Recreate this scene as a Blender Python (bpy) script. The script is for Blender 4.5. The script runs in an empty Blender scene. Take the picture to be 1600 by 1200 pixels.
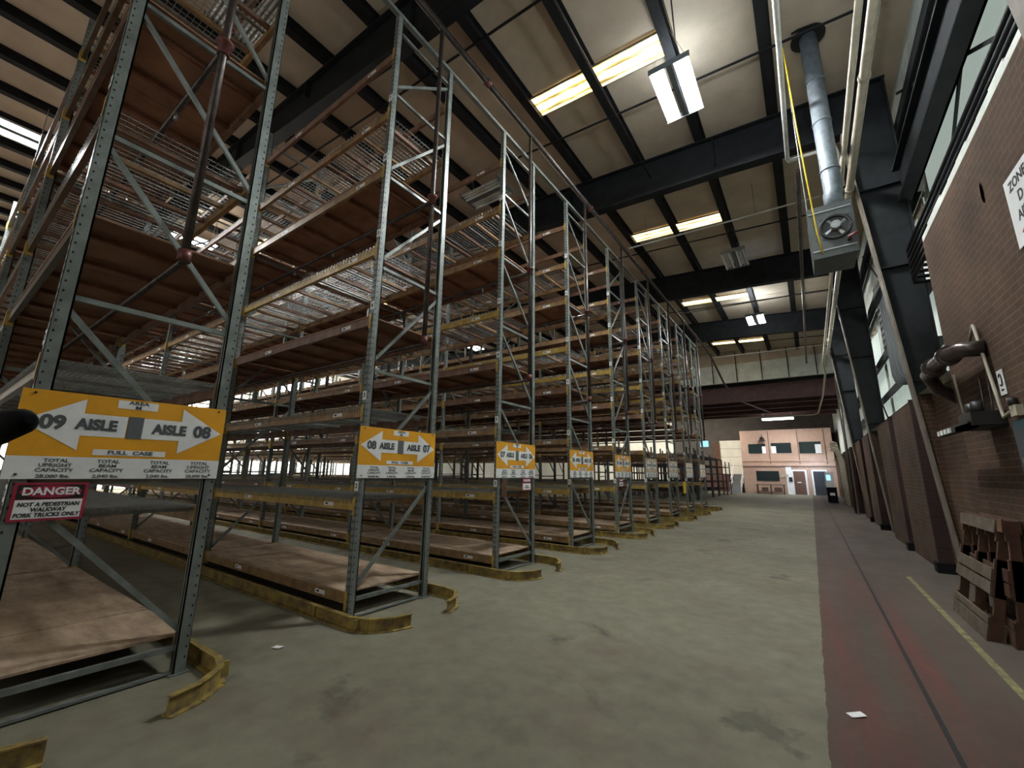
import bpy, math, random
from mathutils import Vector, Matrix
random.seed(7)
C = bpy.context.scene.collection
SC = bpy.context.scene

# ------------------------------------------------------------------ camera
F = 653.0
Zc = Vector((40, 3064, -653)).normalized()
Yc = Vector((468, -145, -653)); Yc = (Yc - Zc * Yc.dot(Zc)).normalized()
Xc = Yc.cross(Zc)
EYE = Vector((0, 0, 1.6))
cam_d = bpy.data.cameras.new('camera')
cam = bpy.data.objects.new('camera', cam_d); C.objects.link(cam)
M = Matrix(((Xc.x, Xc.y, Xc.z, EYE.x), (Yc.x, Yc.y, Yc.z, EYE.y), (Zc.x, Zc.y, Zc.z, EYE.z), (0, 0, 0, 1)))
cam.matrix_world = M
cam_d.sensor_width = 36; cam_d.sensor_fit = 'HORIZONTAL'; cam_d.lens = F / 1600 * 36
cam_d.clip_start = 0.05; cam_d.clip_end = 300
SC.camera = cam

# ------------------------------------------------------------------ world and exposure
w = bpy.data.worlds.new('daylight_haze'); SC.world = w; w.use_nodes = True
w.node_tree.nodes['Background'].inputs[0].default_value = (0.88, 0.84, 0.76, 1)
w.node_tree.nodes['Background'].inputs[1].default_value = 0.15
SC.view_settings.view_transform = 'Standard'; SC.view_settings.look = 'None'
SC.view_settings.gamma = 1; SC.view_settings.use_curve_mapping = False
SC.view_settings.exposure = 1.85

# ------------------------------------------------------------------ lights
def area(name, loc, target, sx, sy, power, col):
    d = bpy.data.lights.new(name, 'AREA'); d.shape = 'RECTANGLE'; d.size = sx; d.size_y = sy
    d.energy = power; d.color = col
    o = bpy.data.objects.new(name, d); C.objects.link(o); o.location = loc
    o.rotation_euler = (Vector(target) - Vector(loc)).to_track_quat('-Z', 'Y').to_euler()
    return o
area('rear_fill_light', (-1.5, -7.5, 3.0), (-3, 10, 1.5), 6, 4, 18, (1.0, 0.96, 0.88))  # added fill light, unseen behind the camera; no door is modelled there
def bulb(name, loc, power, col, rad=.06):
    d = bpy.data.lights.new(name, 'POINT'); d.energy = power; d.color = col; d.shadow_soft_size = rad
    o = bpy.data.objects.new(name, d); C.objects.link(o); o.location = loc; return o
bulb('wall_fill_light', (0.2, 3.3, 6.7), 32, (0.92, 1.0, 0.95), .15)  # added fill without a fixture, brightens the upper right wall
# up-light of the two lit high bay fixtures, plus an assumed light without a fixture above the frame near the wall
bulb('added_uplight', (-1.34, 7.45, 9.35), 9, (0.80, 0.90, 1.0))
bulb('added_uplight', (-1.34, 21.8, 9.15), 26, (0.85, 0.93, 1.0))
bulb('added_uplight', (0.7, 4.6, 8.9), 30, (0.72, 0.86, 1.0))  # assumed light without a fixture, added to brighten the ceiling and wall
area('office_light', (-1.9, 42.6, 6.4), (-1.9, 47, 2.4), 3.0, 0.6, 22, (1.0, 0.95, 0.9))
area('assumed_entry_light', (0.3, 45.4, 3.2), (0.2, 46.9, 0.6), 1.0, 0.4, 14, (0.65, 0.82, 1.0))  # assumed bluish light by the office doors, no fixture modelled
area('west_wall_fill_light', (-38.6, 20, 6.0), (-44, 20, 3), 34, 5, 2300, (1.0, 0.98, 0.93))  # added fill light without a fixture, brightens the white west wall
area('north_wall_fill_light', (-14, 46.0, 6.0), (-14, 52, 3.5), 16, 2, 260, (1.0, 0.93, 0.80))  # added fill aimed at the north wall to brighten it, no fixture modelled

# ------------------------------------------------------------------ materials
def mat(name, col, rough=0.7, metal=0.0, var=0.25, scale=3.0, col2=None, bump=0.0, bscale=20.0, emit=None, stretch=None):
    m = bpy.data.materials.new(name); m.use_nodes = True
    nt = m.node_tree; b = nt.nodes['Principled BSDF']
    b.inputs['Roughness'].default_value = rough; b.inputs['Metallic'].default_value = metal
    b.inputs['Base Color'].default_value = (*col, 1)
    tc = nt.nodes.new('ShaderNodeTexCoord'); mp = nt.nodes.new('ShaderNodeMapping')
    nt.links.new(tc.outputs['Object'], mp.inputs[0])
    if stretch: mp.inputs['Scale'].default_value = stretch
    if var > 0 or col2:
        n = nt.nodes.new('ShaderNodeTexNoise'); n.inputs['Scale'].default_value = scale
        n.inputs['Detail'].default_value = 6; n.inputs['Roughness'].default_value = 0.65
        nt.links.new(mp.outputs[0], n.inputs['Vector'])
        r = nt.nodes.new('ShaderNodeValToRGB'); nt.links.new(n.outputs['Fac'], r.inputs[0])
        c2 = col2 or tuple(c * (1 - var) for c in col)
        c1 = col if col2 else tuple(min(1, c * (1 + var * .6)) for c in col)
        r.color_ramp.elements[0].position = .36; r.color_ramp.elements[1].position = .62
        r.color_ramp.elements[0].color = (*c2, 1); r.color_ramp.elements[1].color = (*c1, 1)
        nt.links.new(r.outputs[0], b.inputs['Base Color'])
    if bump > 0:
        n2 = nt.nodes.new('ShaderNodeTexNoise'); n2.inputs['Scale'].default_value = bscale
        nt.links.new(mp.outputs[0], n2.inputs['Vector'])
        bp = nt.nodes.new('ShaderNodeBump'); bp.inputs['Strength'].default_value = bump
        nt.links.new(n2.outputs['Fac'], bp.inputs['Height']); nt.links.new(bp.outputs[0], b.inputs['Normal'])
    if name.startswith('dark_') or 'brick' in name or 'insulation' in name: b.inputs['Specular IOR Level'].default_value = .12
    if emit:
        b.inputs['Emission Color'].default_value = (*emit[:3], 1); b.inputs['Emission Strength'].default_value = emit[3]
    return m

def floor_mat():
    m = bpy.data.materials.new('worn_concrete'); m.use_nodes = True; nt = m.node_tree; b = nt.nodes['Principled BSDF']
    N, L = nt.nodes.new, nt.links.new
    tc = N('ShaderNodeTexCoord')
    sep = N('ShaderNodeSeparateXYZ'); L(tc.outputs['Object'], sep.inputs[0])
    def noise(s, d=8, stretch=None, dist=0.0):
        mp = N('ShaderNodeMapping'); L(tc.outputs['Object'], mp.inputs[0])
        if stretch: mp.inputs['Scale'].default_value = stretch
        n = N('ShaderNodeTexNoise'); n.inputs['Scale'].default_value = s; n.inputs['Detail'].default_value = d
        n.inputs['Roughness'].default_value = .6; n.inputs['Distortion'].default_value = dist
        L(mp.outputs[0], n.inputs['Vector']); return n.outputs['Fac']
    def ramp(f, stops):
        r = N('ShaderNodeValToRGB'); L(f, r.inputs[0]); e = r.color_ramp.elements
        while len(e) < len(stops): e.new(.5)
        for i, (p, c) in enumerate(stops):
            e[i].position = p; e[i].color = (*c, 1) if len(c) == 3 else c
        return r.outputs[0]
    def mix(f, a, c, typ='MIX'):
        x = N('ShaderNodeMix'); x.data_type = 'RGBA'; x.blend_type = typ
        if isinstance(f, float): x.inputs[0].default_value = f
        else: L(f, x.inputs[0])
        L(a, x.inputs[6]) if not isinstance(a, tuple) else setattr(x.inputs[6], 'default_value', (*a, 1))
        L(c, x.inputs[7]) if not isinstance(c, tuple) else setattr(x.inputs[7], 'default_value', (*c, 1))
        return x.outputs[2]
    base = ramp(noise(.55), [(.33, (.125, .116, .082)), (.5, (.18, .174, .122)), (.68, (.225, .218, .156))])
    base = mix(.45, base, ramp(noise(5, 10), [(.35, (.13, .12, .09)), (.65, (.22, .21, .16))]))
    stain = ramp(noise(.8, 10, None, .35), [(.60, (0, 0, 0)), (.68, (.8, .8, .8))])
    base = mix(stain, base, (.075, .066, .052))
    for (cx, cy, rx, ry, th) in ((-.38, 3.55, .55, .42, .50), (-2.75, 3.15, .7, .5, .56), (-2.4, 2.7, .5, .35, .56), (-.15, 3.0, .4, .6, .52), (-3.0, 5.2, .9, .5, .60), (-2.3, 7.0, .8, .6, .60)):
        sb = N('ShaderNodeVectorMath'); sb.operation = 'SUBTRACT'; L(tc.outputs['Object'], sb.inputs[0]); sb.inputs[1].default_value = (cx, cy, 0)
        dv = N('ShaderNodeVectorMath'); dv.operation = 'DIVIDE'; L(sb.outputs[0], dv.inputs[0]); dv.inputs[1].default_value = (rx, ry, 1)
        ln = N('ShaderNodeVectorMath'); ln.operation = 'LENGTH'; L(dv.outputs[0], ln.inputs[0])
        fo = N('ShaderNodeMapRange'); L(ln.outputs['Value'], fo.inputs[0]); fo.inputs[1].default_value = 0; fo.inputs[2].default_value = 1.2
        fo.inputs[3].default_value = .12; fo.inputs[4].default_value = -.25
        ad = N('ShaderNodeMath'); L(fo.outputs[0], ad.inputs[0]); L(noise(3.2 + cx, 9), ad.inputs[1])
        base = mix(ramp(ad.outputs[0], [(th, (0, 0, 0)), (th + .10, (.6, .6, .6))]), base, (.07, .064, .05))
    brown = ramp(noise(.9, 4, (1, 1, 1)), [(.52, (0, 0, 0)), (.70, (.55, .55, .55))])
    base = mix(brown, base, (.14, .105, .085))
    # painted walkway zone along the wall
    red = ramp(noise(2.2, 6, (1.6, .12, 1)), [(.38, (.08, .066, .05)), (.52, (.105, .052, .043)), (.68, (.15, .046, .040))])
    red = mix(.25, red, ramp(noise(14, 8), [(.3, (.035, .03, .026)), (.7, (.09, .072, .06))]))
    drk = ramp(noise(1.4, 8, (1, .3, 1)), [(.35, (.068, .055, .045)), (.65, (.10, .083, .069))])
    def step(v, th):
        x = N('ShaderNodeMath'); x.operation = 'GREATER_THAN'; L(v, x.inputs[0]); x.inputs[1].default_value = th; return x.outputs[0]
    wob = N('ShaderNodeMath'); wob.operation = 'MULTIPLY_ADD'; L(noise(6, 6), wob.inputs[0]); wob.inputs[1].default_value = .045
    L(sep.outputs[0], wob.inputs[2])
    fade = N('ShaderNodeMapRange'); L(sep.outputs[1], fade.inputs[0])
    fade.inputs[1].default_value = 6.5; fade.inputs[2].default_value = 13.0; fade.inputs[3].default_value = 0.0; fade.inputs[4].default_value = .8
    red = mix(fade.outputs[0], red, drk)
    col = mix(step(wob.outputs[0], -.07), base, red)
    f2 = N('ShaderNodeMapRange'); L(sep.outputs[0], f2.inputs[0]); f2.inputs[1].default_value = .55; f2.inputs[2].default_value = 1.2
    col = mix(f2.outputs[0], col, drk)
    L(col, b.inputs['Base Color'])
    rr = N('ShaderNodeMapRange'); L(noise(2), rr.inputs[0]); rr.inputs[3].default_value = .65; rr.inputs[4].default_value = .9; b.inputs['Specular IOR Level'].default_value = .16
    L(rr.outputs[0], b.inputs['Roughness'])
    bp = N('ShaderNodeBump'); bp.inputs['Strength'].default_value = .12; L(noise(9), bp.inputs['Height']); L(bp.outputs[0], b.inputs['Normal'])
    return m

def brick_mat(name, c1, c2, mortar, swap):
    m = bpy.data.materials.new(name); m.use_nodes = True; nt = m.node_tree; b = nt.nodes['Principled BSDF']
    N, L = nt.nodes.new, nt.links.new
    tc = N('ShaderNodeTexCoord'); sep = N('ShaderNodeSeparateXYZ'); L(tc.outputs['Object'], sep.inputs[0])
    cb = N('ShaderNodeCombineXYZ')
    if swap:
        ad = N('ShaderNodeMath'); L(sep.outputs[0], ad.inputs[0]); L(sep.outputs[1], ad.inputs[1]); L(ad.outputs[0], cb.inputs[0])
    else: L(sep.outputs[0], cb.inputs[0])
    L(sep.outputs[2], cb.inputs[1])
    br = N('ShaderNodeTexBrick'); L(cb.outputs[0], br.inputs[0])
    br.inputs['Color1'].default_value = (*c1, 1); br.inputs['Color2'].default_value = (*c2, 1); br.inputs['Mortar'].default_value = (*mortar, 1)
    br.inputs['Scale'].default_value = 1; br.inputs['Mortar Size'].default_value = .006; br.inputs['Brick Width'].default_value = .21
    br.inputs['Row Height'].default_value = .075; br.inputs['Mortar Smooth'].default_value = .3
    n = N('ShaderNodeTexNoise'); n.inputs['Scale'].default_value = 1.3; n.inputs['Detail'].default_value = 8; L(tc.outputs['Object'], n.inputs[0])
    r = N('ShaderNodeValToRGB'); L(n.outputs[0], r.inputs[0]); r.color_ramp.elements[0].position = .3; r.color_ramp.elements[1].position = .7
    r.color_ramp.elements[0].color = (.6, .6, .6, 1); r.color_ramp.elements[1].color = (1.15, 1.1, 1.05, 1)
    x = N('ShaderNodeMix'); x.data_type = 'RGBA'; x.blend_type = 'MULTIPLY'; x.inputs[0].default_value = 1
    L(br.outputs['Color'], x.inputs[6]); L(r.outputs[0], x.inputs[7]); L(x.outputs[2], b.inputs['Base Color'])
    b.inputs['Roughness'].default_value = .95; b.inputs['Specular IOR Level'].default_value = .15
    bp = N('ShaderNodeBump'); bp.inputs['Strength'].default_value = .35; bp.inputs['Distance'].default_value = .01
    L(br.outputs['Fac'], bp.inputs['Height']); bp.invert = True; L(bp.outputs[0], b.inputs['Normal'])
    return m

def skylight_mat():
    m = bpy.data.materials.new('dirty_skylight_panel'); m.use_nodes = True; nt = m.node_tree; b = nt.nodes['Principled BSDF']
    N, L = nt.nodes.new, nt.links.new
    tc = N('ShaderNodeTexCoord'); sep = N('ShaderNodeSeparateXYZ'); L(tc.outputs['Object'], sep.inputs[0])
    mp = N('ShaderNodeMapping'); mp.inputs['Scale'].default_value = (.7, 9, 1); L(tc.outputs['Object'], mp.inputs[0])
    n = N('ShaderNodeTexNoise'); n.inputs['Scale'].default_value = 2.2; n.inputs['Detail'].default_value = 9; n.inputs['Roughness'].default_value = .7
    L(mp.outputs[0], n.inputs[0])
    ab = N('ShaderNodeMath'); ab.operation = 'PINGPONG'; ab.inputs[1].default_value = .12
    ad = N('ShaderNodeMath'); ad.inputs[1].default_value = .06; L(sep.outputs[1], ad.inputs[0]); L(ad.outputs[0], ab.inputs[0])
    mr = N('ShaderNodeMapRange'); L(ab.outputs[0], mr.inputs[0]); mr.inputs[1].default_value = 0; mr.inputs[2].default_value = .12
    mr.inputs[3].default_value = -.10; mr.inputs[4].default_value = .20
    a2 = N('ShaderNodeMath'); L(n.outputs[0], a2.inputs[0]); L(mr.outputs[0], a2.inputs[1])
    r = N('ShaderNodeValToRGB'); L(a2.outputs[0], r.inputs[0]); e = r.color_ramp.elements
    e[0].position = .40; e[0].color = (.10, .06, .015, 1); e[1].position = .62; e[1].color = (1, .86, .52, 1)
    e.new(.50).color = (.75, .48, .12, 1)
    L(r.outputs[0], b.inputs['Emission Color']); b.inputs['Emission Strength'].default_value = 1.2
    b.inputs['Base Color'].default_value = (.5, .4, .2, 1)
    return m

MT = dict(
    floor=floor_mat(),
    brick=brick_mat('dark_red_brick', (.092, .054, .037), (.071, .045, .031), (.120, .098, .076), True),
    steel=mat('grey_upright_steel', (.20, .225, .215), .42, .3, .25, 5, bump=.05),
    hole=mat('punched_slot', (.012, .012, .012), .9, 0, 0),
    umber=mat('shaded_glossy_beam', (.10, .065, .04), .28, .2, .3, 6),  # darker beam copy, paints in the weak light on the nearest run
    yellow=mat('yellow_beam_paint', (.46, .31, .07), .5, .1, .3, 8),
    orange=mat('worn_orange_beam', (.37, .235, .10), .45, .1, .3, 6, col2=(.19, .115, .06)),
    rust=mat('red_oxide_beam', (.215, .12, .078), .5, .1, .35, 5),
    galv=mat('galvanised_wire', (.32, .33, .32), .38, .75, .2, 12),
    board=mat('particle_board', (.46, .335, .23), .85, 0, .3, 2.2, col2=(.26, .18, .12), stretch=(1, 3, 1)),
    rustdark=mat('dark_rust_bar', (.22, .10, .06), .6, .1, .3, 5),
    darkboard=mat('brown_deck_board', (.30, .15, .085), .75, 0, .3, 2.0),
    guard=mat('yellow_guard_paint', (.36, .265, .06), .7, 0, .5, 7, col2=(.13, .088, .045)),
    white=mat('white_sign_face', (.84, .86, .87), .5, 0, .06, 6),
    sign=mat('orange_sign_face', (.80, .38, .02), .45, 0, .10, 3),
    signdark=mat('slate_grey_print', (.075, .085, .09), .6, 0, 0),
    signgrey=mat('grey_tape_square', (.11, .125, .13), .6, 0, .1),
    red=mat('danger_red', (.33, .02, .05), .5, 0, .1),
    black=mat('black_paint', (.012, .012, .012), .5, 0, 0),
    ink=mat('black_ink', (.02, .02, .022), .6, 0, 0),
    ceil=mat('vinyl_roof_insulation', (.56, .47, .36), .6, 0, .12, 1.2, bump=.25, bscale=2.5),
    flange=mat('dusty_tan_steel', (.17, .145, .115), .7, .1, .25, 3),
    dsteel=mat('dark_painted_steel', (.018, .020, .022), .6, .1, .25, 3),
    purlin=mat('dark_purlin_steel', (.02, .02, .021), .6, .1, .2, 3),
    insul=mat('white_wall_insulation', (.70, .74, .69), .55, 0, .15, 2, bump=.6, bscale=3.0),
    panel=mat('translucent_wall_panel', (.5, .56, .52), .5, 0, .1, 2, emit=(.80, .95, .86, .105)),
    shadebrick=brick_mat('shaded_side_brick', (.05, .03, .028), (.04, .026, .025), (.05, .04, .035), True),  # brick colour darkened to paint in the unlit pilaster sides
    glary=mat('glare_paled_sign_face', (.60, .45, .29), .5, 0, .1, 3),  # far board colour paled to paint in glare
    cream=mat('cream_pipe_paint', (.46, .42, .33), .45, 0, .15, 6),
    pipew=mat('pale_pipe', (.58, .58, .55), .4, .1, .12, 6),
    pipe=mat('dark_iron_pipe', (.10, .085, .08), .35, .7, .3, 8),
    maroon=mat('maroon_coupling', (.14, .045, .04), .5, .2, .2, 10),
    duct=mat('galvanised_duct', (.17, .20, .225), .55, .35, .25, 9),
    heater=mat('grey_heater_casing', (.06, .07, .066), .5, .2, .15, 6),
    tube=mat('lit_tube', (1, 1, 1), .5, 0, 0, emit=(.96, .98, .97, 100)),
    tubefar=mat('far_lit_tube', (1, 1, 1), .5, 0, 0, emit=(.96, .97, 1.0, 22)),
    tubeoff=mat('unlit_lens', (.55, .53, .48), .4, 0, .1),
    sky=skylight_mat(),
    window=mat('bright_daylit_pane', (.8, .85, .85), .3, 0, 0, emit=(.92, .97, 1.0, 3.2)),
    whitewall=mat('painted_white_wall', (.72, .70, .62), .8, 0, .1, 1),
    peach=mat('peach_office_siding', (.46, .31, .235), .7, 0, .15, 3, stretch=(6, 1, .6)),
    glass=mat('dark_window_glass', (.02, .03, .03), .12, 0, 0),
    backwall=mat('dim_brown_wall', (.07, .06, .052), .85, 0, .2, 1),
    redbeam=mat('maroon_joist', (.085, .038, .034), .6, .1, .25, 3),
    wood=mat('weathered_pallet_wood', (.125, .098, .068), .85, 0, .4, 7, col2=(.07, .05, .034), stretch=(1, 1, 1)),
    woodred=mat('reddish_pallet_wood', (.095, .045, .026), .8, 0, .3, 7),
    teal=mat('teal_cabinet', (.03, .07, .085), .5, .1, .1),
    door=mat('brown_door', (.13, .07, .05), .5, 0, .1),
    ddoor=mat('charcoal_door', (.035, .04, .05), .5, 0, .1),
    blue=mat('blue_screen', (.15, .4, .6), .4, 0, 0, emit=(.25, .55, .8, .5)),
    cyellow=mat('bright_yellow', (.8, .55, .03), .5, 0, 0),
    line=mat('worn_yellow_line', (.27, .24, .09), .85, 0, .5, 7, col2=(.09, .078, .05), stretch=(1, 1.2, 1)),
    plastic=mat('dark_black_plastic', (.008, .008, .009), .9, 0, 0),
)

# ------------------------------------------------------------------ mesh helpers
class MB:
    def __init__(s): s.v = []; s.f = []; s.m = []; s.mats = []
    def mi(s, m):
        m = MT[m]
        if m not in s.mats: s.mats.append(m)
        return s.mats.index(m)
    def quad(s, pts, m):
        i = len(s.v); s.v += [tuple(p) for p in pts]; s.f.append(tuple(range(i, i + len(pts)))); s.m.append(s.mi(m))
    def box(s, x0, x1, y0, y1, z0, z1, m):
        i = len(s.v)
        s.v += [(x0, y0, z0), (x1, y0, z0), (x1, y1, z0), (x0, y1, z0), (x0, y0, z1), (x1, y0, z1), (x1, y1, z1), (x0, y1, z1)]
        k = s.mi(m)
        for f in ((0, 3, 2, 1), (4, 5, 6, 7), (0, 1, 5, 4), (1, 2, 6, 5), (2, 3, 7, 6), (3, 0, 4, 7)):
            s.f.append(tuple(i + j for j in f)); s.m.append(k)
    def bar(s, a, b, wd, ht, m, up=(0, 0, 1)):
        a, b = Vector(a), Vector(b); d = (b - a).normalized(); up = Vector(up)
        if abs(d.dot(up)) > .98: up = Vector((1, 0, 0))
        sx = d.cross(up).normalized() * wd / 2; sz = sx.cross(d).normalized() * ht / 2
        i = len(s.v)
        for p in (a, b):
            for q in ((-1, -1), (1, -1), (1, 1), (-1, 1)): s.v.append(tuple(p + sx * q[0] + sz * q[1]))
        k = s.mi(m)
        for f in ((0, 1, 2, 3), (7, 6, 5, 4), (0, 4, 5, 1), (1, 5, 6, 2), (2, 6, 7, 3), (3, 7, 4, 0)):
            s.f.append(tuple(i + j for j in f)); s.m.append(k)
    def tube(s, pts, r, m, n=10, rs=None):
        pts = [Vector(p) for p in pts]; k = s.mi(m); base = len(s.v); prev = None
        for j, p in enumerate(pts):
            if j == 0: d = pts[1] - p
            elif j == len(pts) - 1: d = p - pts[j - 1]
            else: d = (pts[j + 1] - p).normalized() + (p - pts[j - 1]).normalized()
            d.normalize()
            if prev is None: u = d.orthogonal().normalized()
            else: u = (prev - d * prev.dot(d)).normalized()
            prev = u; v = d.cross(u); rr = rs[j] if rs else r
            for t in range(n):
                a = 2 * math.pi * t / n; s.v.append(tuple(p + (u * math.cos(a) + v * math.sin(a)) * rr))
        for j in range(len(pts) - 1):
            for t in range(n):
                a = base + j * n + t; b = base + j * n + (t + 1) % n
                s.f.append((a, b, b + n, a + n)); s.m.append(k)
        s.f.append(tuple(base + t for t in reversed(range(n)))); s.m.append(k)
        e = base + (len(pts) - 1) * n; s.f.append(tuple(e + t for t in range(n))); s.m.append(k)
    def prism(s, poly, axis, a, b, m):
        # poly in the two other axes, extruded along axis from a to b
        i = len(s.v); n = len(poly); k = s.mi(m)
        for t in (a, b):
            for (p, q) in poly:
                s.v.append({'x': (t, p, q), 'y': (p, t, q), 'z': (p, q, t)}[axis])
        s.f.append(tuple(i + j for j in range(n))); s.m.append(k)
        s.f.append(tuple(i + n + j for j in reversed(range(n)))); s.m.append(k)
        for j in range(n):
            q = (j + 1) % n; s.f.append((i + j, i + n + j, i + n + q, i + q)); s.m.append(k)
    def mesh(s, name, smooth=False):
        me = bpy.data.meshes.new(name); me.from_pydata(s.v, [], s.f)
        for m in s.mats: me.materials.append(m)
        me.polygons.foreach_set('material_index', s.m)
        if smooth: me.polygons.foreach_set('use_smooth', [len(f) == 4 for f in s.f])
        me.update(); return me
    def build(s, name, parent=None, smooth=False):
        return ob(name, s.mesh(name, smooth), parent)
def ob(name, me, parent=None, loc=None):
    o = bpy.data.objects.new(name, me); C.objects.link(o)
    if parent: o.parent = parent
    if loc: o.location = loc
    return o
def tag(o, label, cat, group=None, kind=None):
    if label: o['label'] = label
    if cat: o['category'] = cat
    if group: o['group'] = group
    if kind: o['kind'] = kind
    return o
def thing(name, label, cat, loc=(0, 0, 0), group=None):
    return tag(ob(name, None, None, loc), label, cat, group)
def struct(o): o['kind'] = 'structure'; return o
def copy_tree(o, parent=None):
    c = o.copy(); C.objects.link(c)
    if parent: c.parent = parent
    for ch in list(KIDS.get(o.name, [])): copy_tree(ch, c)
    return c
KIDS = {}
def index_kids():
    KIDS.clear()
    for o in bpy.data.objects:
        if o.parent: KIDS.setdefault(o.parent.name, []).append(o)
def text_mesh(txt, size, face, m, bold=.0, sx=1.0, depth=.002, shear=0.0, align='CENTER'):
    """lettering as a mesh; face '+x' reads from +x, '-x' from -x, '-y' from -y"""
    cu = bpy.data.curves.new('lettering', 'FONT'); cu.body = txt; cu.size = size; cu.align_x = align; cu.align_y = 'CENTER'
    cu.offset = bold; cu.extrude = depth / 2; cu.resolution_u = 3; cu.space_line = .95; cu.shear = shear
    t = bpy.data.objects.new('tmp_text', cu); me = bpy.data.meshes.new_from_object(t)
    bpy.data.objects.remove(t); bpy.data.curves.remove(cu)
    for v in me.vertices:
        x, y, z = v.co.x * sx, v.co.y, v.co.z
        v.co = {'+x': (z, x, y), '-x': (-z, -x, y), '-y': (x, -z, y)}[face]
    me.materials.clear(); me.materials.append(MT[m]); me.update()
    return me

# ------------------------------------------------------------------ setting: floor, roof, walls
RX = -4.3            # main-aisle face of the racks
def roof_z(x): return 10.2 + .06 * (-4.3 - x)
b = MB(); b.quad([(-46, -8, 0), (3.2, -8, 0), (3.2, 54, 0), (-46, 54, 0)], 'floor'); struct(b.build('floor'))
b = MB()
b.prism([(-46, roof_z(-46)), (3.0, roof_z(3)), (3.0, roof_z(3) + .12), (-46, roof_z(-46) + .12)], 'y', -8, 32, 'ceil')
struct(b.build('ceiling'))
b = MB(); b.box(-46, 3, 32.3, 54, 8.3, 8.42, 'dsteel'); struct(b.build('ceiling'))
# brick block, lower brick wall with pilasters, insulated upper wall
b = MB(); b.box(1.66, 2.4, -8, 7.75, 0, 4.88, 'brick'); struct(b.build('wall_right'))
b = MB(); b.box(1.86, 2.4, 7.75, 47, 0, 3.05, 'brick')
for y in (10.75, 13.5, 18.1, 21.0, 26.3, 29.2): b.box(1.71, 1.86, y, y + 2.45, .0, 3.05, 'brick'); b.box(1.66, 1.86, y - .09, y, 0, 3.05, 'shadebrick')  # thin strips added to colour the camera-facing pilaster sides as shaded
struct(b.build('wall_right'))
b = MB(); b.box(2.36, 2.5, -8, 54, 3.0, 10.1, 'insul')
struct(b.build('wall_right'))
b = MB(); b.prism([(1.70, 3.05), (2.36, 3.2), (2.36, 3.05)], 'y', 7.8, 46, 'insul'); struct(b.build('trim_4'))
b = MB()
y = -8.0
while y < 7.6:
    d = random.uniform(.0, .07); b.box(1.665, 2.36, y, y + .35, 4.88, 4.95 + d, 'insul'); y += .35
struct(b.build('trim_1'))
b = MB()
for y in (10.75, 13.5, 18.1, 21.0): b.box(1.62, 1.86, y - .15, y - .09, 0, .17, 'plastic'); b.box(1.62, 1.66, y - .09, y + .1, 0, .17, 'plastic')
struct(b.build('baseboard_right'))
# west wall, north end
b = MB(); b.box(-46.2, -44, -8, 54, 0, 12.4, 'whitewall'); struct(b.build('wall_left'))
b = MB(); b.box(-13, 3, 52, 52.3, 0, 8.4, 'backwall'); b.box(-46, -13, 52, 52.3, 0, 8.4, 'whitewall'); struct(b.build('wall_back'))
n = 0
for y in range(6, 48, 6):
    n += 1
    o = MB(); o.box(-44, -43.93, y, y + 5.2, 9.6, 11.6, 'window')
    for k in range(6): o.box(-43.93, -43.88, y + k * 1.04 - .03, y + k * 1.04 + .03, 9.55, 11.65, 'dsteel')
    struct(o.build('window_%d' % n))
for k, y in enumerate((9, 14.5, 20, 25.5, 31, 38)):
    o = MB(); o.box(-43.99, -43.9, y, y + 3.4, .05, 3.6, 'white')
    for j in range(1, 7): o.box(-43.9, -43.88, y, y + 3.4, .05 + j * .5, .07 + j * .5, 'signgrey')
    for yy in (y - .12, y + 3.4): o.box(-44, -43.82, yy, yy + .12, 0, 3.7, 'dsteel')
    struct(o.build('door_%d' % (k + 1)))
for k, (y0, y1, z0, z1) in enumerate(((-8, 9.9, 5.95, 7.95), (10.35, 12.9, 3.3, 6.9), (14.7, 17.3, 3.3, 7.6), (17.9, 24.0, 3.3, 6.6))):
    b = MB(); b.box(2.345, 2.36, y0, y1, z0, z1, 'panel'); struct(b.build('window_%d' % (21 + k)))
    b = MB(); y = y0
    while y < y1:
        a_, c_ = random.uniform(.02, .14), random.uniform(.05, .22); L_ = min(.5, y1 - y)
        b.box(2.32, 2.345, y, y + L_, z0 - .02, z0 + a_, 'ceil'); b.box(2.32, 2.345, y, y + L_, z1 - c_, z1 + .02, 'ceil'); y += .5
    struct(b.build('trim_%d' % (21 + k)))
# fascia where the low roof starts
b = MB(); b.box(-46, 2.36, 32, 32.3, 7.95, 9.25, 'insul'); b.box(-46, 2.36, 31.98, 32.3, 9.25, 10.6, 'ceil')
x = -44
while x < 2.3: b.box(x, x + .05, 31.96, 32.0, 7.95, 10.2, 'dsteel'); x += 1.5
struct(b.build('wall_north'))

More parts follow.
